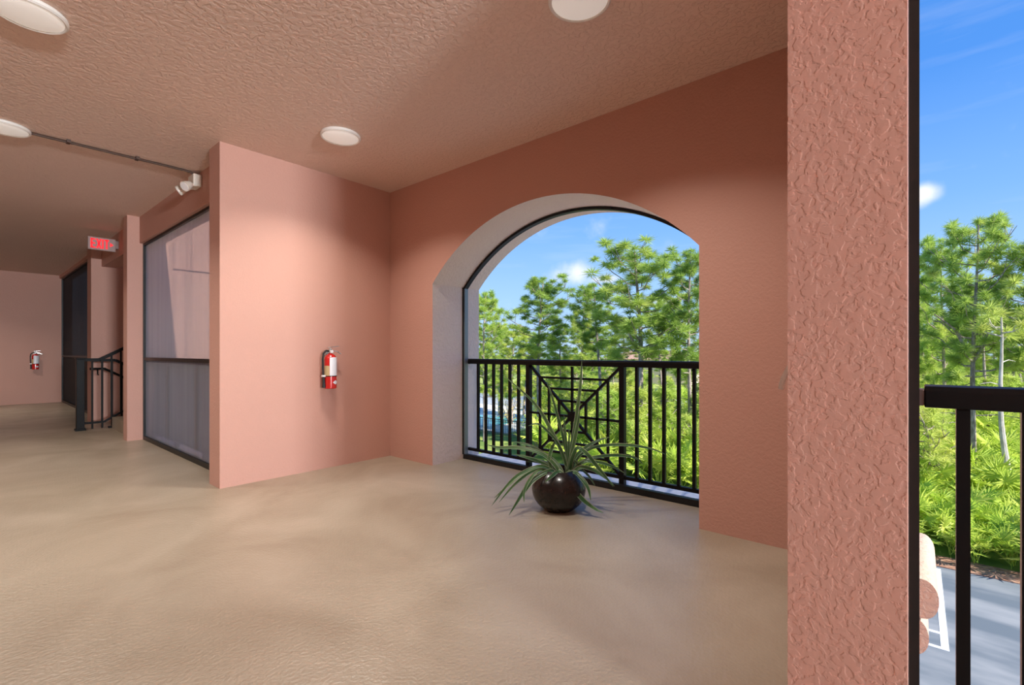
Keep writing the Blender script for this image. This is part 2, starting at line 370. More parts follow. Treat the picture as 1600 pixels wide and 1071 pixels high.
# ------------------------------------------------------------------ room shell
XE = 9.5            # the corridor runs on behind the camera to here
YB = -1.25          # blind side of the corridor
def build_shell():
    b = MB()
    b.box(-15.4, XE, YB, 1.80, -0.28, 0.0)
    b.box(-4.6, -0.14, 1.80, 3.66, -0.28, 0.0)
    struct('floor', b, FLOORM)
    b = MB()
    b.box(-15.4, XE, YB-0.2, 1.82, CEIL, CEIL+0.25)
    b.box(-4.75, 0.0, 1.82, 4.05, CEIL, CEIL+0.25)
    struct('ceiling', b, CEILM)
    struct('wall_back', MB().box(-15.4, XE, YB-0.2, YB, -0.28, CEIL), WALL)
    struct('wall_far', MB().box(-15.35, -15.12, YB, 1.80, -0.28, CEIL), WALL)
    struct('wall_end', MB().box(XE, XE+0.2, YB, 1.80, -0.28, CEIL), WALL)
    struct('wall_left', MB().box(-4.72, -4.47, 1.45, 3.82, GROUND, CEIL), WALL)
    struct('wall_right', MB().box(-0.265, -0.018, 1.45, 3.82, GROUND, CEIL), WALL)
    # arch wall: piers and a segmental arch cut through a deep wall
    y0, y1 = 3.15, 3.82
    xl, xr, xc, spring, apex = -3.745, -1.083, -2.414, 1.848, 2.435
    rise = apex-spring; hw = (xr-xl)/2; R = (hw*hw+rise*rise)/(2*rise); zc = apex-R
    n = 64; a = math.asin(hw/R)
    arc = [(xc+R*math.sin(-a+2*a*i/n), zc+R*math.cos(-a+2*a*i/n)) for i in range(n+1)]
    b = MB()
    def wallquad(p, m=0):
        k = len(b.v); b.v += p; b.face([k, k+1, k+2, k+3], m)
    for yy in (y0, y1):
        wallquad([(-4.47,yy,GROUND),(xl,yy,GROUND),(xl,yy,CEIL),(-4.47,yy,CEIL)])
        wallquad([(xr,yy,GROUND),(-0.265,yy,GROUND),(-0.265,yy,CEIL),(xr,yy,CEIL)])
        wallquad([(xl,yy,GROUND),(xr,yy,GROUND),(xr,yy,-0.02),(xl,yy,-0.02)])
        for i in range(n):
            wallquad([(arc[i][0],yy,arc[i][1]),(arc[i+1][0],yy,arc[i+1][1]),(arc[i+1][0],yy,CEIL),(arc[i][0],yy,CEIL)])
    wallquad([(xl,y0,-0.02),(xr,y0,-0.02),(xr,y1,-0.02),(xl,y1,-0.02)])
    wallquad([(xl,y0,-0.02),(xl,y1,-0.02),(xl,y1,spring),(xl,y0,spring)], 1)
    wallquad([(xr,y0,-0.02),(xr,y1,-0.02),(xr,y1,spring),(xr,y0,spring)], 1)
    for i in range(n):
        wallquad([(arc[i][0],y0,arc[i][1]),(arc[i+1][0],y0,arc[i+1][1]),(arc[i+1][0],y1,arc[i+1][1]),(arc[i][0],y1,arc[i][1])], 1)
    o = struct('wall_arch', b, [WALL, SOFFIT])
    # corridor front: pilasters, lintels, stair tower
    struct('pillar_1', MB().box(-7.99, -7.78, 1.45, 1.80, -0.28, CEIL), WALL)
    struct('pillar_2', MB().box(-10.61, -10.27, 1.45, 1.80, -0.28, CEIL), WALL)
    struct('wall_lintel_screen', MB().box(-7.78, -4.72, 1.58, 1.80, 2.585, CEIL), WALL)
    struct('wall_lintel_stair', MB().box(-10.27, -7.99, 1.58, 1.80, 2.57, CEIL), WALL)
    struct('wall_lintel_far', MB().box(-15.12, -10.61, 1.58, 1.80, 2.86, CEIL), WALL)
    struct('wall_lintel_right', MB().box(-0.018, 3.6, 1.58, 1.80, 2.585, CEIL), WALL)
    struct('wall_front_end', MB().box(3.6, XE, 1.45, 1.80, -0.28, CEIL), WALL)
    struct('wall_tower_right', MB().box(-7.99, -7.78, 1.80, 6.2, GROUND, 5.6), WALL)
    struct('wall_tower_left', MB().box(-10.61, -10.27, 1.80, 6.2, GROUND, 5.6), WALL)
    struct('wall_tower_back', MB().box(-10.27, -7.99, 6.0, 6.2, GROUND, 5.6), WALL)
    struct('roof_tower', MB().box(-10.8, -7.6, 1.95, 6.4, 5.6, 5.8), WALL)
    struct('trim_1', MB().box(-7.78, -7.755, 1.95, 6.2, 2.30, 2.325), WALL)     # groove band on the tower
    # exterior sill under the arch railing
    struct('trim_2', MB().box(xl, xr, 3.66, 4.02, -0.05, 0.012), SILL, bevel=0.006)
    return arc, xl, xr, spring
ARC, AXL, AXR, SPRING = build_shell()

# projecting stucco bands at slab level outside the bay
def cornice(name, z0, z1, out, label):
    prof = []
    n = 14; zc = (z0+z1)/2; r = (z1-z0)/2
    prof.append((0.0, z0+0.0))
    for i in range(n+1):
        a = -math.pi/2 + math.pi*i/n
        prof.append((out-r*0.62+r*0.62*math.cos(a), zc+r*math.sin(a)))
    prof.append((0.0, z1))
    b = MB().prism([Vector((-0.018+p, 0, z)) for p, z in prof], (0, 3.15, 0), (0, 0.80, 0))
    o = part(name, b, CORNICE, smooth=True)
    o['kind'] = 'structure'; o['label'] = label
cornice('trim_3', -0.185, 0.012, 0.100, 'upper rounded stucco band outside the right opening')
cornice('trim_4', -0.375, -0.19, 0.062, 'lower rounded stucco band outside the right opening')

# ------------------------------------------------------------------ railings and screens
def guard_cap(b, x0, x1, y, z0, z1, w=0.056):
    """top rail with a softly crowned cap"""
    h = z1-z0
    sec = [(-w/2, 0), (w/2, 0), (w/2, h*0.72), (w*0.36, h*0.93), (0, h), (-w*0.36, h*0.93), (-w/2, h*0.72)]
    b.prism([Vector((0, p, q)) for p, q in sec], (x0, y, z0), (x1-x0, 0, 0))

def arch_railing():
    y = 3.655
    t = thing('arch_railing', 'black metal railing with square spiderweb panel set across the arched opening', 'railing', (-2.41, y, 0.0))
    b = MB(); guard_cap(b, AXL+0.004, AXR-0.004, y, 1.026, 1.082); part('top_rail', b, BLACK, t, bevel=0.003)
    part('bottom_rail', MB().box(AXL+0.004, AXR-0.004, y-0.016, y+0.016, 0.083, 0.112), BLACK, t)
    for x in (-3.592, -3.480, -3.368, -3.256, -3.144, -3.030, -1.762, -1.646, -1.530, -1.412, -1.292, -1.175):
        part('baluster', MB().box(x-0.0125, x+0.0125, y-0.0125, y+0.0125, 0.105, 1.03), BLACK, t)
    for x in (-2.898, -1.892):
        part('post', MB().box(x-0.023, x+0.023, y-0.023, y+0.023, 0.012, 1.03), BLACK, t)
    xc, zc, wx, wz = -2.395, 0.566, 0.482, 0.455
    p = part('web_panel', MB().box(xc-0.042, xc+0.042, y-0.014, y+0.014, zc-0.045, zc+0.045), BLACK, t)
    g = 0.010
    for sx in (-1, 1):
        for sz in (-1, 1):
            part('diagonal_bar', MB().bar((xc+sx*0.03, y, zc+sz*0.03), (xc+sx*wx, y, zc+sz*wz), 0.022, 0.022, (0,1,0)), BLACK, p)
    for k in (0.30, 0.54, 0.76):
        for s in (-1, 1):
            part('web_bar', MB().box(xc-k*wx, xc+k*wx, y-g, y+g, zc+s*k*wz-g, zc+s*k*wz+g), BLACK, p)
            part('web_bar', MB().box(xc+s*k*wx-g, xc+s*k*wx+g, y-g, y+g, zc-k*wz, zc+k*wz), BLACK, p)
    for s in (-1, 1):
        part('cross_bar', MB().box(*sorted((xc+s*0.035, xc+s*wx)), y-g, y+g, zc-g, zc+g), BLACK, p)
        part('cross_bar', MB().box(xc-g, xc+g, y-g, y+g, *sorted((zc+s*0.035, zc+s*wz))), BLACK, p)
arch_railing()

def arch_frame():
    y0, y1, w = 3.575, 3.625, 0.026
    t = thing('arch_screen_frame', 'slim grey metal screen frame lining the arched opening', 'frame', (-2.41, 3.6, 0.0))
    part('jamb_strip', MB().box(AXL+0.001, AXL+w, y0, y1, 0.05, SPRING), GREYM, t)
    part('jamb_strip', MB().box(AXR-w, AXR-0.001, y0, y1, 0.05, SPRING), GREYM, t)
    part('bottom_track', MB().box(AXL+0.001, AXR-0.001, y0, y1-0.002, 0.0, 0.05), BRONZE, t)
    b = MB(); n = len(ARC)
    xc = -2.414; zc = 1.0
    for i, (x, z) in enumerate(ARC):
        d = Vector((xc-x, 0, 0.95-z)).normalized()
        q = Vector((x, 0, z))+d*0.002; p = Vector((x, 0, z)) + d*w
        b.v += [(q.x, y0, q.z), (q.x, y1, q.z), (p.x, y1, p.z), (p.x, y0, p.z)]
    for i in range(n-1):
        for j in range(4): b.face((4*i+j, 4*i+(j+1)%4, 4*i+4+(j+1)%4, 4*i+4+j))
    b.face((0,1,2,3)); k = 4*(n-1); b.face((k+3,k+2,k+1,k))
    part('arch_strip', b, BRONZE, t)
    # corner stop beads, black, on the room side
    part('stop_bead', MB().box(AXL+0.001, AXL+0.012, y0-0.012, y0, 0.05, SPRING), BRONZE, t)
    part('stop_bead', MB().box(AXR-0.012, AXR-0.001, y0-0.012, y0, 0.05, SPRING), BRONZE, t)
    for (x, z) in ARC[6:-4:9]:
        d = Vector((xc-x, 0, 0.95-z)).normalized(); c = Vector((x, 3.565, z))+d*0.016
        part('screw', MB().lathe([(0.007, 0), (0.007, 0.004), (0.003, 0.007)], 8, (c.x, c.y, c.z)), BRONZE, t)
arch_frame()

def right_opening():
    x0, x1 = -0.018, 3.6
    t = thing('opening_screen_frame', 'black metal frame around the tall opening beyond the stucco column', 'frame', (0, 1.63, 0))
    part('jamb_strip', MB().box(x0+0.001, 0.004, 1.585, 1.655, 0.0, 2.585), BRONZE, t)
    part('jamb_strip', MB().box(x1-0.03, x1-0.001, 1.60, 1.655, 0.0, 2.585), BRONZE, t)
    part('head_strip', MB().box(0.004, x1-0.03, 1.60, 1.655, 2.55, 2.585), BRONZE, t)
    part('bottom_track', MB().box(0.004, x1-0.03, 1.60, 1.655, 0.0, 0.05), BRONZE, t)
    y = 1.70
    r = thing('corridor_railing', 'black metal railing with square bars across the tall opening beside the column', 'railing', (1.8, y, 0))
    b = MB(); guard_cap(b, 0.014, x1-0.02, y, 1.004, 1.064, 0.058); part('top_rail', b, BLACK, r, bevel=0.003)
    part('bottom_rail', MB().box(-0.012, x1-0.02, y-0.016, y+0.016, 0.083, 0.112), BLACK, r)
    part('end_bracket', MB().box(-0.016, 0.0145, y-0.027, y+0.027, 1.008, 1.052), BRKT, r, bevel=0.003)
    k = 0; x = 0.090
    while x < x1-0.1:
        part('baluster', MB().box(x-0.0135, x+0.0135, y-0.0135, y+0.0135, 0.1, 1.01), BLACK, r); x += 0.117
right_opening()

def screened_opening(idx, x0, x1, top, label, rail_label, mullions, mesh_mat):
    y = 1.64
    t = thing('screen_panel', label, 'screen', ((x0+x1)/2, y, 0))
    w = 0.03
    for (xa, xb) in ((x0+0.001, x0+w), (x1-w, x1-0.001)):
        part('jamb_strip', MB().box(xa, xb, y-0.025, y+0.025, 0, top-0.001), BRONZE, t)
    part('head_strip', MB().box(x0+w, x1-w, y-0.025, y+0.025, top-w, top-0.001), BRONZE, t)
    part('bottom_track', MB().box(x0+w, x1-w, y-0.025, y+0.025, 0, 0.05), BRONZE, t)
    part('mid_rail', MB().box(x0+w, x1-w, y-0.02, y+0.02, 1.045, 1.085), BRONZE, t)
    part('screen_mesh', MB().box(x0+w, x1-w, y-0.0008, y+0.0008, 0.05, top-w), mesh_mat, t, label='grey insect screen')
    y = 1.725
    r = thing('screened_railing', rail_label, 'railing', ((x0+x1)/2, y, 0))
    b = MB(); guard_cap(b, x0+0.002, x1-0.002, y, 1.01, 1.066); part('top_rail', b, BLACK, r)
    part('bottom_rail', MB().box(x0+0.002, x1-0.002, y-0.016, y+0.016, 0.083, 0.112), BLACK, r)
    n = int((x1-x0)/0.116)
    for i in range(1, n):
        x = x0+(x1-x0)*i/n
        part('baluster', MB().box(x-0.0125, x+0.0125, y-0.0125, y+0.0125, 0.1, 1.015), BLACK, r)
    for x in mullions: part('post', MB().box(x-0.023, x+0.023, y-0.023, y+0.023, 0, 1.015), BLACK, r)
    struct('trim_%d' % idx, MB().box(x0, x1, 1.67, 1.95, -0.05, 0.012), SILL)
screened_opening(5, -7.78, -4.72, 2.585, 'framed grey insect screen filling the opening beside the extinguisher wall',
                 'black baluster railing seen behind the grey insect screen', (-6.75, -5.74), SCREEN)
screened_opening(6, -15.12, -10.61, 2.86, 'dark insect screen at the far end of the corridor past the stairs',
                 'black baluster railing behind the dark far screen', (-13.6, -12.1), SCREEN_DARK)

# ------------------------------------------------------------------ stair
def stair():
    up0, up1 = -9.28, -7.99
    t = thing('stair_flight', 'tan concrete steps climbing from the corridor behind the pillar', 'stairs', (-8.6, 1.55, 0))
    for i in range(9):
        y = 1.55+i*0.28
        part('step', MB().box(up0, up1-0.03, y, y+0.30, i*0.172, (i+1)*0.172), FLOORM, t)
    t = thing('stair_flight', 'tan concrete steps going down beside the far pillar', 'stairs', (-9.8, 1.8, 0))
    for i in range(9):
        y = 1.80+i*0.28
        part('step', MB().box(-10.24, -9.42, y, y+0.30, -(i+2)*0.172, -(i+1)*0.172), FLOORM, t)
    x = -9.37
    r = thing('stair_railing', 'black stair railing with square newel rising beside the corridor steps', 'railing', (x, 1.2, 0))
    part('newel_post', MB().box(x-0.045, x+0.045, 1.155, 1.245, 0, 1.05), BLACK, r, bevel=0.004)
    part('newel_base', MB().box(x-0.06, x+0.06, 1.14, 1.26, 0, 0.03), BLACK, r, bevel=0.003)
    part('newel_cap', MB().box(x-0.055, x+0.055, 1.145, 1.255, 1.05, 1.068), BLACK, r, bevel=0.004)
    sl = 0.172/0.28
    ys = 1.42
    def zt(y): return 1.04+max(0, y-ys)*sl
    part('handrail', MB().bar((x,1.24,1.04),(x,ys,1.04),0.05,0.045).bar((x,ys,1.04),(x,4.0,zt(4.0)),0.05,0.045), BLACK, r)
    part('bottom_rail', MB().bar((x,1.24,0.10),(x,ys+0.05,0.10),0.03,0.03).bar((x,ys+0.05,0.10),(x,4.0,0.10+(4.0-ys-0.05)*sl),0.03,0.03), BLACK, r)
    y = 1.335
    while y < 3.95:
        z0 = 0.10+max(0, y-ys-0.05)*sl
        part('baluster', MB().box(x-0.011, x+0.011, y-0.011, y+0.011, z0, zt(y)), BLACK, r); y += 0.112
    part('base_shoe', MB().box(x-0.03, x+0.03, 1.52, 1.75, 0.0, 0.028), BLACK, r)
    # descending guard and wall handrail of the lower flight
    x = -9.47
    r = thing('stair_railing', 'black stair railing running downward behind the rising one', 'railing', (x, 1.35, 0))
    y0 = 1.62
    def zd(y): return 1.03-max(0, y-y0)*sl
    part('handrail', MB().bar((x,1.33,1.03),(x,y0,1.03),0.045,0.04).bar((x,y0,1.03),(x,4.0,zd(4.0)),0.045,0.04), BLACK, r)
    part('grip_rail', MB().tube([(x-0.07,1.33,0.90),(x-0.07,1.50,0.90),(x-0.07,4.0,0.90-2.5*sl)], 0.018), BLACK, r)
    for y in (1.42, 2.1, 2.9):
        z = 0.90-max(0, y-1.5)*sl
        part('bracket', MB().tube([(x,y,z-0.09),(x-0.05,y,z-0.09),(x-0.07,y,z-0.015)], 0.010, 6), BLACK, r)
    y = 1.35
    while y < 3.9:
        part('baluster', MB().box(x-0.011, x+0.011, y-0.011, y+0.011, (0.0 if y < 1.8 else zd(y)-0.95), zd(y)), BLACK, r); y += 0.116
stair()

# ------------------------------------------------------------------ ceiling lamps
def ceiling_lamp():
    t = thing('ceiling_light', 'lamp', 'ceiling light', (0, 0, 0))
    part('rim', MB().lathe([(0.150, 0.0), (0.157, -0.006), (0.157, -0.020), (0.148, -0.027), (0.140, -0.024), (0.140, -0.004)], 48), RIM, t, smooth=True)
    part('lens', MB().lathe([(0.141, -0.020), (0.120, -0.027), (0.08, -0.031), (0.03, -0.033), (0.0001, -0.033)], 48), LENS, t, smooth=True)
    l = bpy.data.lights.new('lamp_glow', 'AREA'); l.shape = 'DISK'; l.size = 0.28; l.energy = LAMP_W; l.color = (1.0, 0.94, 0.87); l.spread = math.radians(125)
    lo = bpy.data.objects.new('lamp_glow', l); col.objects.link(lo); lo.parent = t; lo.location = (0, 0, -0.040)
    return t
lamp0 = ceiling_lamp()
LAMPS = [(-3.590, 2.05, 'round white flush ceiling light above the red fire extinguisher'),
         (-1.285, 2.03, 'round white flush ceiling light cut by the top edge above the arch'),
         (-3.52, 0.25, 'large round ceiling light in the top left corner'),
         (-5.46, 0.25, 'round ceiling light at the end of the ceiling conduit')]
hid = 'added unseen ceiling light further along the corridor'
LAMPS += [(x, 0.0, hid) for x in (-7.6, -13.3, 4.3)]  # unseen lights added along the corridor to brighten the interior
for i, (x, y, lab) in enumerate(LAMPS):
    o = lamp0 if i == 0 else copy_tree(lamp0)
    o.location = (x, y, CEIL); o['label'] = lab; o['group'] = 'round flush ceiling lights'

def added_fill_light(y):  # unseen lamps added to stand in for daylight from the corridor end
    t = thing('added_fill_light', 'added unseen fill light at the end of the corridor behind the viewer', 'lamp', (XE, y, 1.7), 'added end wall fill lights')
    part('backplate', MB().box(XE-0.02, XE, y-0.10, y+0.10, 1.55, 1.95), BLACK, t)
    part('shade', MB().box(XE-0.14, XE-0.02, y-0.13, y+0.13, 1.5, 2.0), LENS, t, bevel=0.01)
    l = bpy.data.lights.new('fill_light_glow', 'AREA'); l.shape = 'RECTANGLE'; l.size = 0.26; l.size_y = 0.5; l.energy = FILL_LIGHT_W; l.color = (0.84, 0.93, 1.0)
    l.spread = math.radians(150); lo = bpy.data.objects.new('fill_light_glow', l); col.objects.link(lo); lo.parent = t; lo.location = (-0.15, 0, 0.05); lo.rotation_euler = (0, math.pi/2, 0)
for y in (-1.05, -0.60, -0.15): added_fill_light(y)

t = thing('conduit_run', 'thin brown conduit running across the ceiling to the emergency light', 'conduit', (-5.42, 0.9, CEIL))
part('tube', MB().tube([(-5.44, 0.40, CEIL-0.012), (-5.41, 1.44, CEIL-0.012), (-5.41, 1.50, CEIL-0.016), (-5.41, 1.53, CEIL-0.03)], 0.011, 8), CONDUIT, t, smooth=True)
for y in (0.62, 1.08): part('clip', MB().box(-5.46+0.02*y, -5.40+0.02*y, y-0.012, y+0.012, CEIL-0.026, CEIL), CONDUIT, t)

def emergency_light():
    c = Vector((-5.43, 1.58, 2.80))
    t = thing('emergency_light', 'cream twin-head emergency light under the ceiling by the extinguisher wall', 'emergency light', c)
    part('housing', MB().box(c.x-0.085, c.x+0.085, c.y-0.075, c.y-0.001, 2.775, 2.895), CREAM, t, bevel=0.012)
    for s in (-1, 1):
        q = Vector((c.x+s*0.075, c.y-0.10, 2.775)); b = MB()
        ax = Vector((s*0.35, -0.75, -0.55)).normalized(); e = q+ax*0.07
        b.tube([q-ax*0.02, q, q+ax*0.045, e], [0.018, 0.034, 0.046, 0.048], 14)
        h = part('lamp_head', b, CREAM, t, smooth=True)
        part('lamp_face', MB().tube([e, e+ax*0.004], 0.040, 14), PLASTIC_W, h)
        part('swivel', MB().tube([(q.x, c.y-0.04, 2.785), tuple(q)], 0.012, 8), CREAM, t)
    part('indicator', MB().box(c.x+0.028, c.x+0.045, c.y-0.079, c.y-0.074, 2.788, 2.803), LED, t, label='small green indicator lamp')
emergency_light()

def exit_sign():
    X, y0, y1, z0, z1 = -9.0, 1.235, 1.545, 2.63, 2.815
    t = thing('exit_sign', 'red glowing EXIT sign with arrow hung from the lintel above the stairs', 'exit sign', (X, 1.39, 2.63))
    part('housing', MB().box(X-0.04, X, y0, y1, z0, z1), SIGN_GREY, t, bevel=0.006)
    part('mount', MB().box(X-0.035, X-0.005, y1, 1.58, z0+0.05, z1-0.02), SIGN_GREY, t)
    fx = X+0.004
    def P(u, v): return Vector((fx, y0+0.030+u, z0+0.024+v))
    w, h, s = 0.050, 0.138, 0.0205
    def bar(b, u0, v0, u1, v1): b.bar(P(u0, v0), P(u1, v1), s, 0.006, (1,0,0))
    def letter(kind, u):
        b = MB()
        if kind == 'E':
            bar(b, u+s/2, 0, u+s/2, h)
            for v in (s/2, h/2, h-s/2): bar(b, u, v, u+w, v)
        if kind == 'X': bar(b, u+s/3, 0, u+w, h); bar(b, u+s/3, h, u+w, 0)
        if kind == 'I': bar(b, u+s/2, 0, u+s/2, h)
        if kind == 'T': bar(b, u+w/2, 0, u+w/2, h); bar(b, u, h-s/2, u+w, h-s/2)
        part('letter', b, SIGN_RED, t)
    letter('E', 0.0); letter('X', 0.062); letter('I', 0.124); letter('T', 0.153)
    b = MB(); b.prism([P(0.214, h*0.27), P(0.254, h*0.5), P(0.214, h*0.73)], (-0.003, 0, 0), (0.006, 0, 0)); part('arrow', b, SIGN_RED, t)
exit_sign()

# ------------------------------------------------------------------ fire extinguishers (wall faces +x)
def extinguisher():
    t = thing('fire_extinguisher', 'x', 'extinguisher', (0, 0, 0), 'wall mounted fire extinguishers')
    cx, r = 0.078, 0.058
    prof = [(0.0001, 0.0), (r-0.006, 0.0), (r, 0.008), (r, 0.285), (r*0.93, 0.308), (r*0.72, 0.328), (r*0.42, 0.340), (0.017, 0.344), (0.017, 0.356)]
    body = part('cylinder', MB().lathe(prof, 32, (cx, 0, 0)), RED, t, smooth=True)
    # wrap-round labels on the upper body, a pale lozenge below
    part('label_sheet', MB().lathe([(r+0.0012, 0.128), (r+0.0012, 0.282), (r*0.94+0.001, 0.307)], 20, (cx, 0, 0), 0, -0.62, 1.75), WHITE_LABEL, body, smooth=True, fix=False, label='pale silver instruction label')
    part('label_sheet', MB().lathe([(r+0.0012, 0.128), (r+0.0012, 0.225)], 12, (cx, 0, 0), 0, -1.75, -0.66), TAN_LABEL, body, smooth=True, fix=False, label='tan label panel')
    b = MB()
    k = len(b.v); n = 10
    for i in range(n+1):
        a = -0.15+1.1*i/n; hh = 0.021*(1-abs(2*i/n-1))+0.0004
        for s in (-1, 1): b.v.append((cx+(r+0.0014)*math.cos(a), (r+0.0014)*math.sin(a), 0.062+s*hh))
    for i in range(n): b.face((k+2*i, k+2*i+2, k+2*i+3, k+2*i+1))
    part('emblem', b, WHITE_LABEL, body, fix=False, label='white lozenge emblem')
    part('valve', MB().lathe([(0.020, 0.350), (0.021, 0.372), (0.015, 0.376), (0.013, 0.392), (0.0001, 0.394)], 16, (cx, 0, 0)), CHROME, t, smooth=True)
    part('lever', MB().bar((cx, -0.028, 0.402), (cx+0.006, 0.085, 0.418), 0.020, 0.006), CHROME, t, bevel=0.002)
    part('carry_handle', MB().bar((cx, -0.020, 0.378), (cx+0.006, 0.060, 0.366), 0.020, 0.006).bar((cx+0.006, 0.060, 0.366), (cx+0.010, 0.105, 0.340), 0.020, 0.006), CHROME, t)
    part('gauge', MB().tube([(cx+0.012, -0.002, 0.364), (cx+0.034, -0.002, 0.364)], 0.015, 14), PLASTIC_W, t)
    part('safety_pin', MB().tube([(cx+0.022, -0.01, 0.398), (cx+0.03, -0.02, 0.392), (cx+0.03, -0.028, 0.378), (cx+0.03, -0.014, 0.374)], 0.0025, 6), CHROME, t)
    hose = part('hose', MB().tube([(cx, -0.015, 0.366), (cx, -0.045, 0.372), (cx, -0.072, 0.345), (cx, -0.080, 0.29), (cx, -0.078, 0.20), (cx, -0.072, 0.10)], 0.010, 10), RUBBER, t, smooth=True)
    part('nozzle', MB().tube([(cx, -0.072, 0.105), (cx, -0.069, 0.06), (cx, -0.068, 0.012)], [0.012, 0.014, 0.019], 12), RUBBER, hose, smooth=True)
    part('hose_clip', MB().box(cx-0.012, cx+0.014, -0.090, -0.052, 0.118, 0.135), PLASTIC_W, t)
    part('bracket', MB().box(0.001, 0.020, -0.022, 0.022, 0.02, 0.375).box(0.005, cx, -0.016, 0.016, 0.345, 0.352), CHROME, t)
    part('strap', MB().lathe([(r+0.0025, 0.120), (r+0.0025, 0.128)], 28, (cx, 0, 0)), BLACK, t, smooth=True)
    return t
ex1 = extinguisher(); ex1.location = (-4.47, 2.40, 0.795)
ex1['label'] = 'red fire extinguisher with silver label on the bay wall beside the arch'
ex2 = copy_tree(ex1); ex2.location = (-15.12, 1.18, 0.77)
ex2['label'] = 'small red and white fire extinguisher on the far end wall of the corridor'

# white curved clip just round the column's edge
b = MB(); pts = []
for i in range(9):
    a = i/8.0; pts.append((-0.2655-0.012-0.024*math.sin(a*1.5), 1.56, 1.113-0.070*a))
for i in range(8): b.bar(pts[i], pts[i+1], 0.024, 0.011, (1, 0, 0.01))
b.box(-0.276, -0.2655, 1.545, 1.575, 1.095, 1.125)
o = part('wall_clip', b, PLASTIC_W); tag(o, 'small curved white plastic clip poking out from behind the column edge', 'clip')

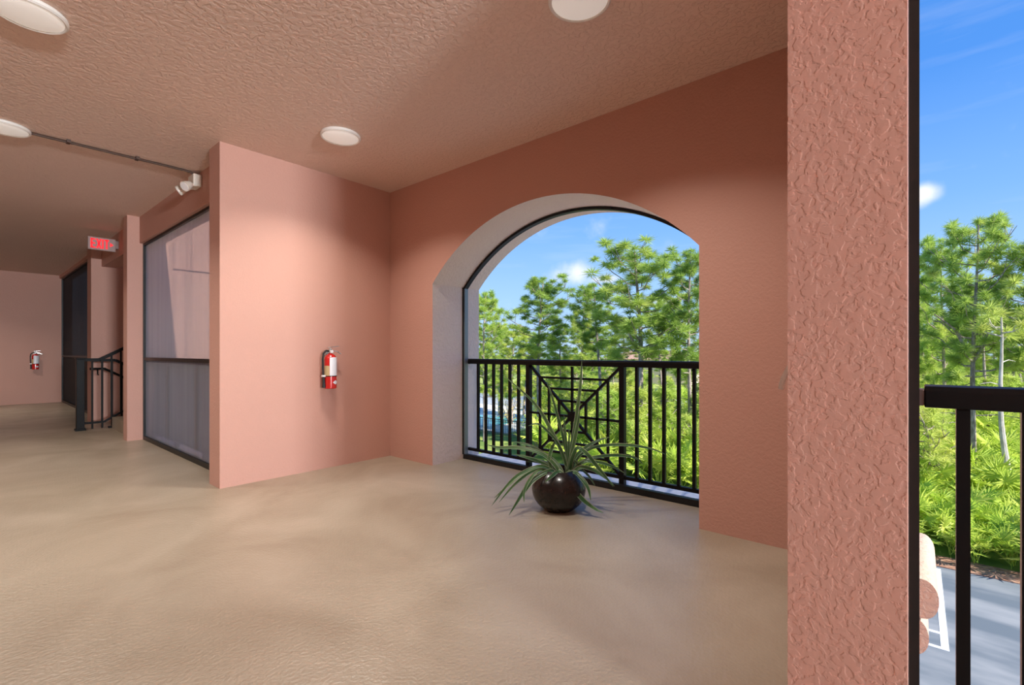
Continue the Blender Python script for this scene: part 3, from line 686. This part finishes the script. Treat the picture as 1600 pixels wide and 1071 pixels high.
# ------------------------------------------------------------------ potted plant
def potted_plant():
    C = Vector((-2.005, 2.880, 0))
    t = thing('potted_plant', 'variegated strap-leaf plant in a round black glazed pot before the arch', 'plant', C)
    R = 0.196; prof = [(0.0001, 0.0), (0.095, 0.0), (0.105, 0.004)]
    for i in range(1, 15):
        a = -1.02+(0.98+1.02)*i/14
        prof.append((R*math.cos(a), 0.150+0.150*math.sin(a)/0.86*0.98))
    prof += [(0.108, 0.283), (0.098, 0.284), (0.094, 0.276), (0.100, 0.235)]
    pot = part('pot', MB().lathe(prof, 48, C), POT, t, smooth=True, label='round black glazed pot')
    part('soil', MB().lathe([(0.105, 0.240), (0.06, 0.25), (0.0001, 0.255)], 24, C), SOIL, pot, smooth=True)
    D0 = C.dot(FWD)
    leaves = [  # (depth change to the tip, half width, picture path from tip to base)
        (0.05, 1.0, [(785,585),(835,631),(862,675),(880,713),(887,736)]),
        (0.10, 0.9, [(909,563),(907,600),(899,662),(892,702),(889,736)]),
        (0.12, 0.8, [(852,589),(865,629),(879,681),(887,719),(888,738)]),
        (0.02, 0.8, [(825,666),(840,663),(855,674),(870,691),(881,715),(885,738)]),
        (0.10, 1.1, [(760,695),(780,700),(806,700),(834,705),(855,715),(872,735)]),
        (0.15, 1.0, [(801,690),(825,696),(847,708),(866,721),(878,738)]),
        (0.18, 1.0, [(802,710),(825,716),(847,724),(870,738)]),
        (-0.14, 1.0, [(768,791),(797,754),(821,737),(847,729),(864,738)]),
        (-0.08, 0.9, [(779,786),(804,758),(829,739),(851,731),(866,739)]),
        (-0.03, 0.9, [(772,779),(793,760),(812,744),(845,729),(866,740)]),
        (-0.20, 1.2, [(795,806),(812,779),(825,760),(840,746),(861,736),(870,742)]),
        (-0.20, 0.8, [(819,786),(819,769),(827,751),(844,735),(866,742)]),
        (0.03, 0.9, [(953,683),(934,689),(915,700),(898,716),(889,738)]),
        (0.10, 0.9, [(1041,711),(1018,702),(981,696),(941,697),(915,705),(898,722),(890,740)]),
        (0.05, 0.9, [(1006,727),(992,716),(962,712),(930,715),(909,723),(892,740)]),
        (-0.02, 0.9, [(978,741),(956,729),(930,722),(908,724),(892,741)]),
        (-0.08, 1.1, [(960,760),(943,745),(924,734),(906,731),(892,742)]),
        (-0.14, 1.1, [(958,761),(947,747),(930,726),(915,708),(902,701),(894,716),(889,741)]),
        (-0.21, 1.3, [(943,802),(930,796),(911,782),(892,760),(877,741),(870,736),(872,744)]),
        (-0.20, 1.1, [(923,783),(919,764),(909,749),(896,738),(882,743)]),
        (0.06, 0.9, [(872,682),(863,700),(858,719),(864,740)]),
        (0.03, 0.8, [(881,648),(883,680),(887,718),(886,738)]),
        (-0.03, 0.9, [(906,640),(903,660),(898,685),(891,718),(886,740)]),
        (0.0, 0.8, [(917,742),(904,728),(896,720),(889,728),(885,742)]),
        (-0.20, 1.0, [(851,754),(862,745),(871,738),(878,743)]),
        (0.02, 0.6, [(889,668),(889,690),(888,715),(886,738)]),
        (0.10, 0.7, [(846,742),(855,736),(866,734),(874,740)]),
        (0.10, 0.8, [(930,760),(920,745),(907,735),(893,741)]),
        (0.14, 0.9, [(820,722),(840,722),(858,727),(874,740)]),
    ]
    for (dd, hw, path) in leaves:
        n = len(path)
        base = Vector((C.x, C.y, 0.262))
        ctrl = []
        for i, (px, py) in enumerate(path):
            f = 1-i/(n-1)
            ctrl.append(at_depth(px, py, D0+dd*f**0.8))
        ctrl.append(base + (ctrl[-1]-base)*0.35 - Vector((0,0,0.03)))
        # resample with Catmull-Rom
        pts = []
        cc = [ctrl[0]*2-ctrl[1]]+ctrl+[ctrl[-1]*2-ctrl[-2]]
        for i in range(1, len(cc)-2):
            for k in range(4):
                u = k/4.0; p0, p1, p2, p3 = cc[i-1:i+3]
                pts.append(0.5*((2*p1)+(p2-p0)*u+(2*p0-5*p1+4*p2-p3)*u*u+(3*p1-p0-3*p2+p3)*u**3))
        pts.append(ctrl[-1])
        for p in pts: p.z = max(p.z, 0.012)
        N = len(pts); b = MB(); W = 0.0145*hw
        for i, p in enumerate(pts):
            tg = (pts[min(i+1, N-1)]-pts[max(i-1, 0)]).normalized()
            out = (p-Vector((C.x, C.y, p.z-0.25)))
            side = tg.cross(Vector((0,0,0.75))-FWD*0.75)
            if side.length < 0.25: side = side + RGT*0.5
            side = (side - tg*side.dot(tg)).normalized()
            nor = side.cross(tg).normalized()
            if nor.z < 0: nor = -nor
            f = i/(N-1)
            w = W*min(1.0, (f*3.2)**0.7+0.04)*(1.0 if f < 0.7 else 1.0-0.25*(f-0.7)/0.3)
            for s, up in ((-1,0.35),(-0.76,0.22),(0,0),(0.76,0.22),(1,0.35)):
                b.v.append(tuple(p+side*(s*w)+nor*(up*w)))
        for i in range(N-1):
            for j in range(4):
                b.face((5*i+j, 5*i+j+1, 5*i+6+j, 5*i+5+j), 1 if j in (0,3) else 0)
        part('leaf', b, [LEAF_G, LEAF_W], t, smooth=True, fix=False)
potted_plant()

# ------------------------------------------------------------------ outdoors: ground
def ground():
    struct('ground', MB().box(-220, 160, 3.0, 300, GROUND-0.3, GROUND), GRASS)
    struct('road_parking', MB().box(-60, 60, 3.9, 21.2, GROUND, GROUND+0.03), ASPHALT)
    struct('path_mulch', MB().box(-60, 60, 21.2, 22.3, GROUND, GROUND+0.06), MULCH)
    m = thing('bay_marking', 'white painted parking lines on the grey asphalt below', 'road marking', (0.5, 17, GROUND+0.03))
    z = GROUND+0.03
    part('line', MB().box(0.43, 0.58, 15.35, 21.0, z, z+0.006), PAINT, m)
    for y in (15.35, 16.15): part('line', MB().box(-3.0, 0.43, y, y+0.12, z, z+0.006), PAINT, m)
    struct('road_street', MB().box(-160, 120, 65.5, 71.0, GROUND, GROUND+0.05), CONCRETE)
    struct('lawn_verge', MB().box(-160, 120, 71.0, 104, GROUND, GROUND+0.04), LAWN)
    # pool terrace beyond the pines
    struct('terrace', MB().box(-62, -27.5, 31.5, 50, GROUND, GROUND+0.07), CONCRETE)
    p = part('swimming_pool', MB().box(-50, -31.0, 33.0, 39.0, GROUND+0.07, GROUND+0.10), POOLW); tag(p, 'turquoise swimming pool glimpsed through the arch railing', 'pool')
    f = thing('pool_fence', 'grey picket fence around the pool terrace', 'fence', (-32, 30.6, GROUND))
    part('top_rail', MB().bar((-46, 30.6, GROUND+1.35), (-24.5, 30.6, GROUND+1.35), 0.05, 0.06), FENCEG, f)
    part('bottom_rail', MB().bar((-46, 30.6, GROUND+0.2), (-24.5, 30.6, GROUND+0.2), 0.05, 0.05), FENCEG, f)
    me = MB().box(-0.02, 0.02, -0.02, 0.02, 0.0, 1.4).mesh('picket', FENCEG)
    for i in range(108):
        o = link('picket', me, f); o.location = Vector((-46+i*0.2, 30.6, GROUND)) - ORIGIN[f.name]
    f = thing('white_fence', 'low white fence behind the pool terrace', 'fence', (-40, 47, GROUND))
    part('top_rail', MB().bar((-60, 47, GROUND+1.5), (-29, 47, GROUND+1.5), 0.06, 0.12), FENCEW, f)
    me = MB().box(-0.24, 0.24, -0.015, 0.015, 0.08, 1.5).mesh('board', FENCEW)
    for i in range(60):
        o = link('board', me, f); o.location = Vector((-59.7+i*0.52, 47, GROUND)) - ORIGIN[f.name]
ground()

# ------------------------------------------------------------------ outdoors: plants
def tri_mesh(name, V, mat, per=3):
    """V: (n*per,3) float array, n separate polygons of 'per' corners"""
    V = np.asarray(V, dtype=np.float32); n = len(V)//per
    me = bpy.data.meshes.new(name); me.vertices.add(len(V)); me.vertices.foreach_set('co', V.ravel())
    me.loops.add(n*per); me.loops.foreach_set('vertex_index', np.arange(n*per, dtype=np.int32))
    me.polygons.add(n); me.polygons.foreach_set('loop_start', np.arange(0, n*per, per, dtype=np.int32))
    try: me.polygons.foreach_set('loop_total', np.full(n, per, dtype=np.int32))
    except Exception: pass
    me.materials.append(mat); me.update(calc_edges=True); return me

def needles(rng, centers, radii, n, width, up=0.35):
    out = []
    for c, r in zip(centers, radii):
        d = rng.normal(size=(n, 3)); d[:, 2] += up; d /= np.linalg.norm(d, axis=1)[:, None]
        L = r*rng.uniform(0.65, 1.1, size=(n, 1))
        d[:, 2] *= 0.72
        a = c + d*r*rng.uniform(0.0, 0.35, size=(n, 1)); e = c + d*L
        s = np.cross(d, rng.normal(size=(n, 3))); s /= np.linalg.norm(s, axis=1)[:, None]+1e-9
        t = np.stack([a-s*width*0.5, a+s*width*0.5, e], axis=1)
        out.append(t.reshape(-1, 3))
    return np.concatenate(out)

def make_pine(seed, H, crown0, R, nb, npom, nneedle, width, mat, bark, lean=0.0, fork=False, prad=(0.42, 0.70), tr=0.16, profile=None):
    rng = np.random.default_rng(seed); r2 = random.Random(seed)
    t = thing('pine_tree', 'pine', 'tree', (0, 0, 0))
    pts = []; n = 9; ph = r2.uniform(0, 6.28)
    for i in range(n+1):
        f = i/n; pts.append(Vector((lean*f*H*0.12+0.10*math.sin(ph+f*5)*f*2, 0.10*math.cos(ph*1.7+f*4)*f*2, f*H*0.97)))
    def tp(f):
        x = f*n; i = min(int(x), n-1); return pts[i].lerp(pts[i+1], x-i)
    part('trunk', MB().tube(pts, [tr*(1-0.82*i/n)+0.012 for i in range(n+1)], 8), bark, t, smooth=True)
    B = MB(); cen = []; rad = []
    for i in range(nb):
        f = crown0+(0.985-crown0)*((i+0.5)/nb)**0.9; g = (f-crown0)/(1-crown0)
        az = i*2.399+r2.uniform(-0.5, 0.5)
        prof = (0.62+0.69*g) if g < 0.55 else (1.0 - ((g-0.55)/0.45)**2*0.58)
        L = R*prof*r2.uniform(0.65, 1.1)
        el = math.radians(r2.uniform(2, 20)+28*g); dr = Vector((math.cos(az), math.sin(az), 0))
        p0 = tp(f*0.97 if f > 0.9 else f-0.03); q = [p0]
        for k in range(1, 5):
            u = k/4; q.append(p0+dr*(L*u)+Vector((r2.uniform(-.12,.12), r2.uniform(-.12,.12), L*math.sin(el)*u*u*1.2+r2.uniform(-.08,.08))))
        B.tube(q, [0.055*(1-g*0.5), 0.045*(1-g*0.5), 0.035*(1-g*0.5), 0.025, 0.012], 5)
        for k in range(npom):
            u = r2.uniform(0.38, 1.05); x = u*4; j = min(int(x), 3); c = q[j].lerp(q[j+1], x-j)
            s = L*0.28
            c = c+Vector((r2.uniform(-s, s), r2.uniform(-s, s), r2.uniform(-0.15, 0.40)))
            if r2.random() < 0.5: B.tube([q[j], c], [0.018, 0.010], 4, cap=False)
            cen.append(c); rad.append(r2.uniform(*prad))
    for i in range(5):                      # bare lower snags
        f = crown0*r2.uniform(0.55, 1.0); az = r2.uniform(0, 6.28); p0 = tp(f); L = R*r2.uniform(0.3, 0.8)
        B.tube([p0, p0+Vector((math.cos(az)*L*.5, math.sin(az)*L*.5, 0.12)), p0+Vector((math.cos(az)*L, math.sin(az)*L, 0.05))], [0.03, 0.02, 0.008], 5)
    if fork:
        p0 = tp(0.52); q = [p0, p0+Vector((0.5, 0.2, 0.35)), p0+Vector((1.1, 0.4, 1.2)), p0+Vector((2.2, 0.6, 1.9))]
        B.tube(q, [0.09, 0.08, 0.06, 0.03], 6)
        q = [p0+Vector((0,0,-0.3)), p0+Vector((-0.35, 0.2, 0.4)), p0+Vector((-0.7, 0.3, 1.6)), p0+Vector((-1.6, 0.3, 2.2))]
        B.tube(q, [0.09, 0.08, 0.06, 0.03], 6)
    cen.append(pts[-1]+Vector((0,0,0.15))); rad.append(0.5)
    part('branches', B, bark, t, smooth=True, fix=False)['kind'] = 'stuff'
    fo = link('foliage', tri_mesh('pine_foliage', needles(rng, [np.array(c) for c in cen], rad, nneedle, width), mat), t); fo['kind'] = 'stuff'
    t['h0'] = H; t['r0'] = R
    return t

PINES = [make_pine(11, 13, 0.50, 2.3, 30, 5, 150, 0.030, NEEDLE, BARK),
         make_pine(23, 13, 0.46, 2.5, 34, 5, 150, 0.030, NEEDLE, BARK, fork=True),
         make_pine(37, 13, 0.60, 2.2, 22, 5, 150, 0.030, NEEDLE, BARK, lean=0.5),
         make_pine(41, 13, 0.42, 2.0, 30, 5, 140, 0.030, NEEDLE, BARK, lean=-0.3),
         make_pine(59, 13, 0.32, 2.4, 38, 5, 150, 0.030, NEEDLE_Y, BARK)]
YOUNG = [make_pine(71, 4.0, 0.10, 1.0, 26, 4, 70, 0.030, NEEDLE_Y, BARK, prad=(0.32, 0.5), tr=0.05),
         make_pine(73, 4.0, 0.16, 0.8, 20, 4, 70, 0.030, NEEDLE_Y, BARK, prad=(0.32, 0.5), tr=0.05)]
BLEACHED = make_pine(83, 9.0, 0.90, 1.0, 5, 3, 60, 0.035, NEEDLE, BARK_PALE, lean=-0.9, tr=0.13)
used = set()
def place(proto, x, y, z, sxy, sz, rz, label, group=None):
    if proto.name in used: o = copy_tree(proto)
    else: o = proto; used.add(proto.name)
    o.location = (x, y, z); o.scale = (sxy, sxy, sz); o.rotation_euler = (0, 0, rz)
    o['label'] = label
    if group: o['group'] = group
    elif 'group' in o: del o['group']
    return o

def pine_at(v, px, base_py, top_py, crown_px, rz, label, group=None, depth=None):
    d = depth or (CAM_H-GROUND)*F_PX/(base_py-HORIZON)
    p = at_depth(px, HORIZON, d); ztop = CAM_H+(HORIZON-top_py)*d/F_PX
    H = ztop-GROUND; R = crown_px*0.5*d/F_PX
    return place(PINES[v], p.x, p.y, GROUND, max(0.5, R/(PINES[v]['r0']*1.12)), H/13.4, rz, label, group)

GA = 'slender pines in the wood seen through the arch'
LA = 'slender green pine among the wood beyond the arch railing'
GR = 'pines seen through the tall opening'
LR = 'green pine among the trees beyond the tall opening'
GF = 'distant pines past the street'
LF = 'small distant pine on the far side of the street'
pine_at(1, 998, 715, 372, 185, 0.4, 'tallest pine in the arch, dark forked limbs, right of centre')
pine_at(0, 843, 688, 424, 118, 1.0, 'rounded tall pine above the spiderweb railing panel, clear sky around it')
pine_at(3, 1078, 722, 378, 104, 2.0, 'high pine crown cut off by the right side of the arch')
pine_at(4, 757, 690, 448, 84, 0.2, 'yellow-green pine hard against the left jamb of the arch')
pine_at(2, 942, 695, 432, 100, 3.0, 'full pine left of the tallest one in the arch')
for (v, px, by, ty, cw, rz) in ((0, 910, 668, 468, 70, 2), (3, 880, 660, 500, 60, 1), (2, 1038, 690, 455, 66, 4), (4, 800, 664, 505, 70, 5),
        (0, 1062, 665, 452, 60, 3), (2, 818, 650, 515, 55, 0.7), (3, 975, 655, 490, 60, 2.2), (4, 780, 650, 500, 60, 3.3), (1, 925, 640, 505, 55, 5.1),
        (4, 735, 650, 490, 70, 2.9), (1, 1120, 690, 400, 90, 1.7), (0, 715, 680, 455, 90, 0.9),
        (3, 840, 634, 535, 46, 0.5), (2, 945, 634, 530, 44, 5.5)):
    pine_at(v, px, by, ty, cw, rz, LA, GA)
pine_at(1, 1521, 775, 326, 150, 3.6, 'broad flat-topped pine rising highest in the tall opening')
pine_at(4, 1474, 735, 358, 100, 1.2, 'pale yellow-green pine next to the black frame of the tall opening')
pine_at(0, 1612, 790, 352, 130, 0.6, 'pine reaching in from the right picture edge')
for (v, px, by, ty, cw, rz) in ((3, 1447, 690, 420, 70, 1), (2, 1540, 690, 430, 80, 2), (4, 1500, 672, 480, 80, 3), (0, 1580, 680, 470, 80, 4),
        (4, 1450, 660, 505, 70, 5), (3, 1560, 655, 515, 60, 0.4), (1, 1530, 645, 520, 60, 1.4), (0, 1475, 642, 520, 60, 2.8), (2, 1600, 650, 500, 60, 3.1),
        (3, 1400, 700, 400, 100, 4.1), (0, 1340, 690, 420, 100, 5.1), (1, 1690, 740, 350, 130, 0.1), (2, 1270, 690, 430, 90, 2.3), (4, 1200, 680, 440, 90, 0.8)):
    pine_at(v, px, by, ty, cw, rz, LR, GR)
p = on_ground(1584, 800)
place(BLEACHED, p.x, p.y, GROUND, 1.0, 1.0, 0.706, 'thin bleached leaning trunk standing in the palmettos')
for i in range(26):
    x = rnd.uniform(-130, 40); y = rnd.uniform(74, 100); v = rnd.randrange(5)
    place(PINES[v], x, y, GROUND, rnd.uniform(0.9, 1.3), rnd.uniform(0.36, 0.60), rnd.uniform(0, 6.28), LF, GF)

# distant woods that nobody could count
def far_woods():
    rng = np.random.default_rng(5); cen = []; rad = []
    for i in range(2600):
        x = rng.uniform(-230, 110); y = rng.uniform(124, 148); h = rng.uniform(0.3, 4.6)+0.8*math.sin(x*0.13)
        cen.append(np.array([x, y, GROUND+h])); rad.append(rng.uniform(1.2, 2.2))
    o = link('treeline', tri_mesh('treeline', needles(rng, cen, rad, 42, 0.28), NEEDLE)); tag(o, 'low green belt of distant woods along the horizon', 'woods', kind='stuff')
far_woods()

def clear_pool(x, y):
    """keep the sight line from the arch to the pool terrace open"""
    d = Vector((x, y, 0)).dot(FWD); px = 800+F_PX*Vector((x, y, 0)).dot(RGT)/d
    return not (px < 838 and 28 < d < 66)
# palmettos: a fan frond shared by all clumps
def frond_mesh(seed, mat, nbl=15, Lr=(0.42, 0.60)):
    r = random.Random(seed); b = MB()
    b.tube([(0,0,0), (0.25,0,0.32), (0.55,0,0.52)], [0.012, 0.010, 0.008], 4, cap=False)
    o = Vector((0.55, 0, 0.52)); ex = Vector((0.86, 0, 0.38)).normalized(); ey = Vector((0,1,0)); ez = ex.cross(ey)
    for i in range(nbl):
        a = math.radians(-118+236*i/(nbl-1)); d = ex*math.cos(a)+ey*math.sin(a); L = r.uniform(*Lr)*(1-0.18*abs(a)/2.06)
        s = (ey*math.cos(a)-ex*math.sin(a)); k = len(b.v); sag = Vector((0,0,-0.10*r.random()-0.03)); lift = -ez*0.05
        b.v += [tuple(o), tuple(o+d*L*0.5-s*0.030+lift), tuple(o+d*L*0.5+lift*1.5), tuple(o+d*L*0.5+s*0.030+lift), tuple(o+d*L+sag)]
        b.face((k, k+1, k+2)); b.face((k, k+2, k+3)); b.face((k+1, k+4, k+2)); b.face((k+2, k+4, k+3))
    return b.mesh('frond', mat, fix=False)
FRONDS = [frond_mesh(i, PALM) for i in (1, 2, 3)]
def make_palmetto(seed, nf):
    r = random.Random(seed); t = thing('palmetto', 'palmetto', 'shrub', (0,0,0))
    for i in range(nf):
        o = link('frond', FRONDS[i % 3], t)
        tilt = r.uniform(-0.75, 0.35) if i else -1.1
        o.rotation_euler = (r.uniform(-0.2, 0.2), tilt, i*2.399+r.uniform(-0.3, 0.3)); s = r.uniform(0.75, 1.2); o.scale = (s, s, s)
        o.location = (r.uniform(-.12,.12), r.uniform(-.12,.12), r.uniform(0, 0.25))
    return t
PALMS = [make_palmetto(1, 11), make_palmetto(2, 13), make_palmetto(3, 9)]
def flat_copy(proto, name):
    """the same clump as one mesh, for clumps too far off to show single fronds"""
    bpy.context.view_layer.update()
    bm = bmesh.new()
    for ch in proto.children:
        me = ch.data.copy(); me.transform(ch.matrix_local); bm.from_mesh(me); bpy.data.meshes.remove(me)
    me = bpy.data.meshes.new(name); bm.to_mesh(me); bm.free(); me.materials.append(PALM)
    return me
PALM_FAR = [flat_copy(p, 'palmetto_clump') for p in PALMS]
LP = 'bright green palmetto clump with fan fronds at the edge of the asphalt'
GP = 'palmettos along the asphalt edge'
near = []
for i in range(60):
    y = 22.4+ (i % 6)*1.05+rnd.uniform(-0.3, 0.3); x = -1.6+(i//6)*0.78+rnd.uniform(-0.3, 0.3)
    s = rnd.uniform(0.95, 1.35); place(PALMS[i % 3], x, y, GROUND, s, s*rnd.uniform(0.9, 1.2), rnd.uniform(0, 6.28), LP, GP)
LP2 = 'palmetto clump in the thick undergrowth beyond the arch railing'
GP2 = 'palmettos under the pines'
cnt = 0
def far_palm(x, y, s, lab, grp):
    o = bpy.data.objects.new('palmetto', PALM_FAR[rnd.randrange(3)]); col.objects.link(o)
    o.location = (x, y, GROUND); o.scale = (s, s, s*rnd.uniform(0.9, 1.3)); o.rotation_euler = (0, 0, rnd.uniform(0, 6.28))
    tag(o, lab, 'shrub', grp)
for i in range(110):
    y = rnd.uniform(28.5, 63); far_palm(rnd.uniform(-0.03, 0.155)*y-0.5, y, rnd.uniform(1.3, 2.1), 'palmetto clump under the pines seen past the black corridor railing', 'palmettos past the corridor railing'); cnt += 1
for i in range(125):
    y = 23.0+40*(i/125.0)**1.2; x = rnd.uniform(-0.95, -0.30)*y
    while not clear_pool(x, y): x = rnd.uniform(-0.95, -0.30)*y
    far_palm(x, y, rnd.uniform(1.2, 2.0), LP2, GP2); cnt += 1

for i in range(46):
    y = 23.0+34*(i/46.0)**1.1; far_palm(rnd.uniform(-0.30, -0.04)*y, y, rnd.uniform(1.2, 2.0), 'palmetto clump in the undergrowth hidden behind the stucco column', 'palmettos behind the column')

def make_shrub(seed, mat, n=1500, name='shrub'):
    rng = np.random.default_rng(seed); d = rng.normal(size=(n, 3)); d /= np.linalg.norm(d, axis=1)[:, None]
    r = rng.uniform(0.45, 1.0, size=(n, 1))**0.6
    lob = 1+0.25*np.sin(d[:, :1]*7+seed)*np.cos(d[:, 1:2]*6)
    c = d*r*lob*np.array([0.8, 0.8, 0.75]); c[:, 2] += 0.78
    a = rng.normal(size=(n, 3)); a /= np.linalg.norm(a, axis=1)[:, None]; bb = np.cross(a, rng.normal(size=(n, 3))); bb /= np.linalg.norm(bb, axis=1)[:, None]
    L, W = 0.0140, 0.030
    q = np.stack([c-a*L, c-bb*W, c+a*L, c+bb*W], axis=1).reshape(-1, 3)
    t = thing(name, 'shrub', 'shrub', (0,0,0))
    o = link('leaves', tri_mesh('leaves', q, mat, 4), t); o['kind'] = 'stuff'
    b = MB()
    for i in range(5):
        az = i*1.26+seed; b.tube([(0,0,0), (math.cos(az)*.2, math.sin(az)*.2, .5), (math.cos(az)*.45, math.sin(az)*.45, 1.0)], [0.03, 0.02, 0.01], 5)
    part('stems', b, BARK, t, fix=False)
    return t
SHRUBS = [make_shrub(1, SHRUB), make_shrub(2, SHRUB), make_shrub(3, SHRUB)]
LS = 'leafy light green shrub among the undergrowth beyond the arch railing'
GS = 'shrubs beyond the arch railing'

n = 0
while n < 90:
    y = rnd.uniform(26, 63); x = rnd.uniform(-0.98, -0.30)*y
    if not clear_pool(x, y): continue
    s = rnd.uniform(0.9, 1.8); place(SHRUBS[n % 3], x, y, GROUND, s, s*rnd.uniform(0.9, 1.5), rnd.uniform(0, 6.28), LS, GS); n += 1
LY = 'young bushy pine in the undergrowth beyond the arch railing'
GY = 'young pines beyond the arch railing'
n = 0
while n < 46:
    y = rnd.uniform(25.5, 60); x = rnd.uniform(-0.9, -0.31)*y
    if not clear_pool(x, y): continue
    s = rnd.uniform(0.7, 1.25); place(YOUNG[n % 2], x, y, GROUND, s*1.15, s, rnd.uniform(0, 6.28), LY, GY); n += 1
LY2 = 'young pine between the palmettos seen past the black railing bars'
for (px, by, ty) in ((1448, 790, 628), (1462, 740, 600), (1545, 690, 590), (1500, 680, 580), (1580, 690, 585), (1440, 700, 560), (1475, 690, 575), (1522, 668, 575), (1560, 668, 570)):
    d = (CAM_H-GROUND)*F_PX/(by-HORIZON); p = at_depth(px, HORIZON, d); H = CAM_H+(HORIZON-ty)*d/F_PX-GROUND
    place(YOUNG[n % 2], p.x, p.y, GROUND, H/4.0*0.9, H/4.2, rnd.uniform(0, 6), LY2, 'young pines past the corridor railing'); n += 1
YB_ = make_shrub(9, YELLOW_L, 900, 'yellow_shrub'); p = on_ground(795, 662)
place(YB_, p.x, p.y, GROUND, 2.2, 2.4, 0, 'yellow-leaved shrub by the pool terrace')
OB = make_shrub(12, ORANGE_L, 900, 'orange_shrub'); p = at_depth(877, HORIZON, 62)
place(OB, p.x, p.y, GROUND+4.6, 2.0, 1.3, 0, 'orange-tinged treetop just above the arch railing')
part('trunk', MB().tube([(0,0,-3.7), (0.05,0,-1.5), (0,0,0.8)], [0.1, 0.09, 0.06], 6), BARK, OB)

# ------------------------------------------------------------------ distant houses
def house(px, d, w, dp, h, label):
    p = at_depth(px, HORIZON, d); t = thing('house', label, 'house', (p.x, p.y, GROUND))
    x0, x1, y0, y1, z = p.x-w/2, p.x+w/2, p.y-dp/2, p.y+dp/2, GROUND
    part('walls', MB().box(x0, x1, y0, y1, z, z+h), HOUSE, t)
    k = 0.6; b = MB(); b.v += [(x0-k,y0-k,z+h),(x1+k,y0-k,z+h),(x1+k,y1+k,z+h),(x0-k,y1+k,z+h),(x0+dp/2,p.y,z+h+2.0),(x1-dp/2,p.y,z+h+2.0)]
    for f in ((0,1,5,4),(1,2,5),(2,3,4,5),(3,0,4),(3,2,1,0)): b.face(f)
    part('roof', b, ROOFT, t)
    n = max(2, int(w/4))
    for i in range(n):
        for s in range(int(h//2.8)):
            x = x0+w*(i+0.5)/n; part('window', MB().box(x-0.6, x+0.6, y0-0.06, y0+0.02, z+0.9+s*2.9, z+2.2+s*2.9), GLASSD, t)
house(1020, 112, 20, 9, 5.6, 'pale stucco house with tiled roof glimpsed past the tallest pine')
house(1606, 92, 8, 8, 3.0, 'small pale house at the right picture edge above the black handrail')
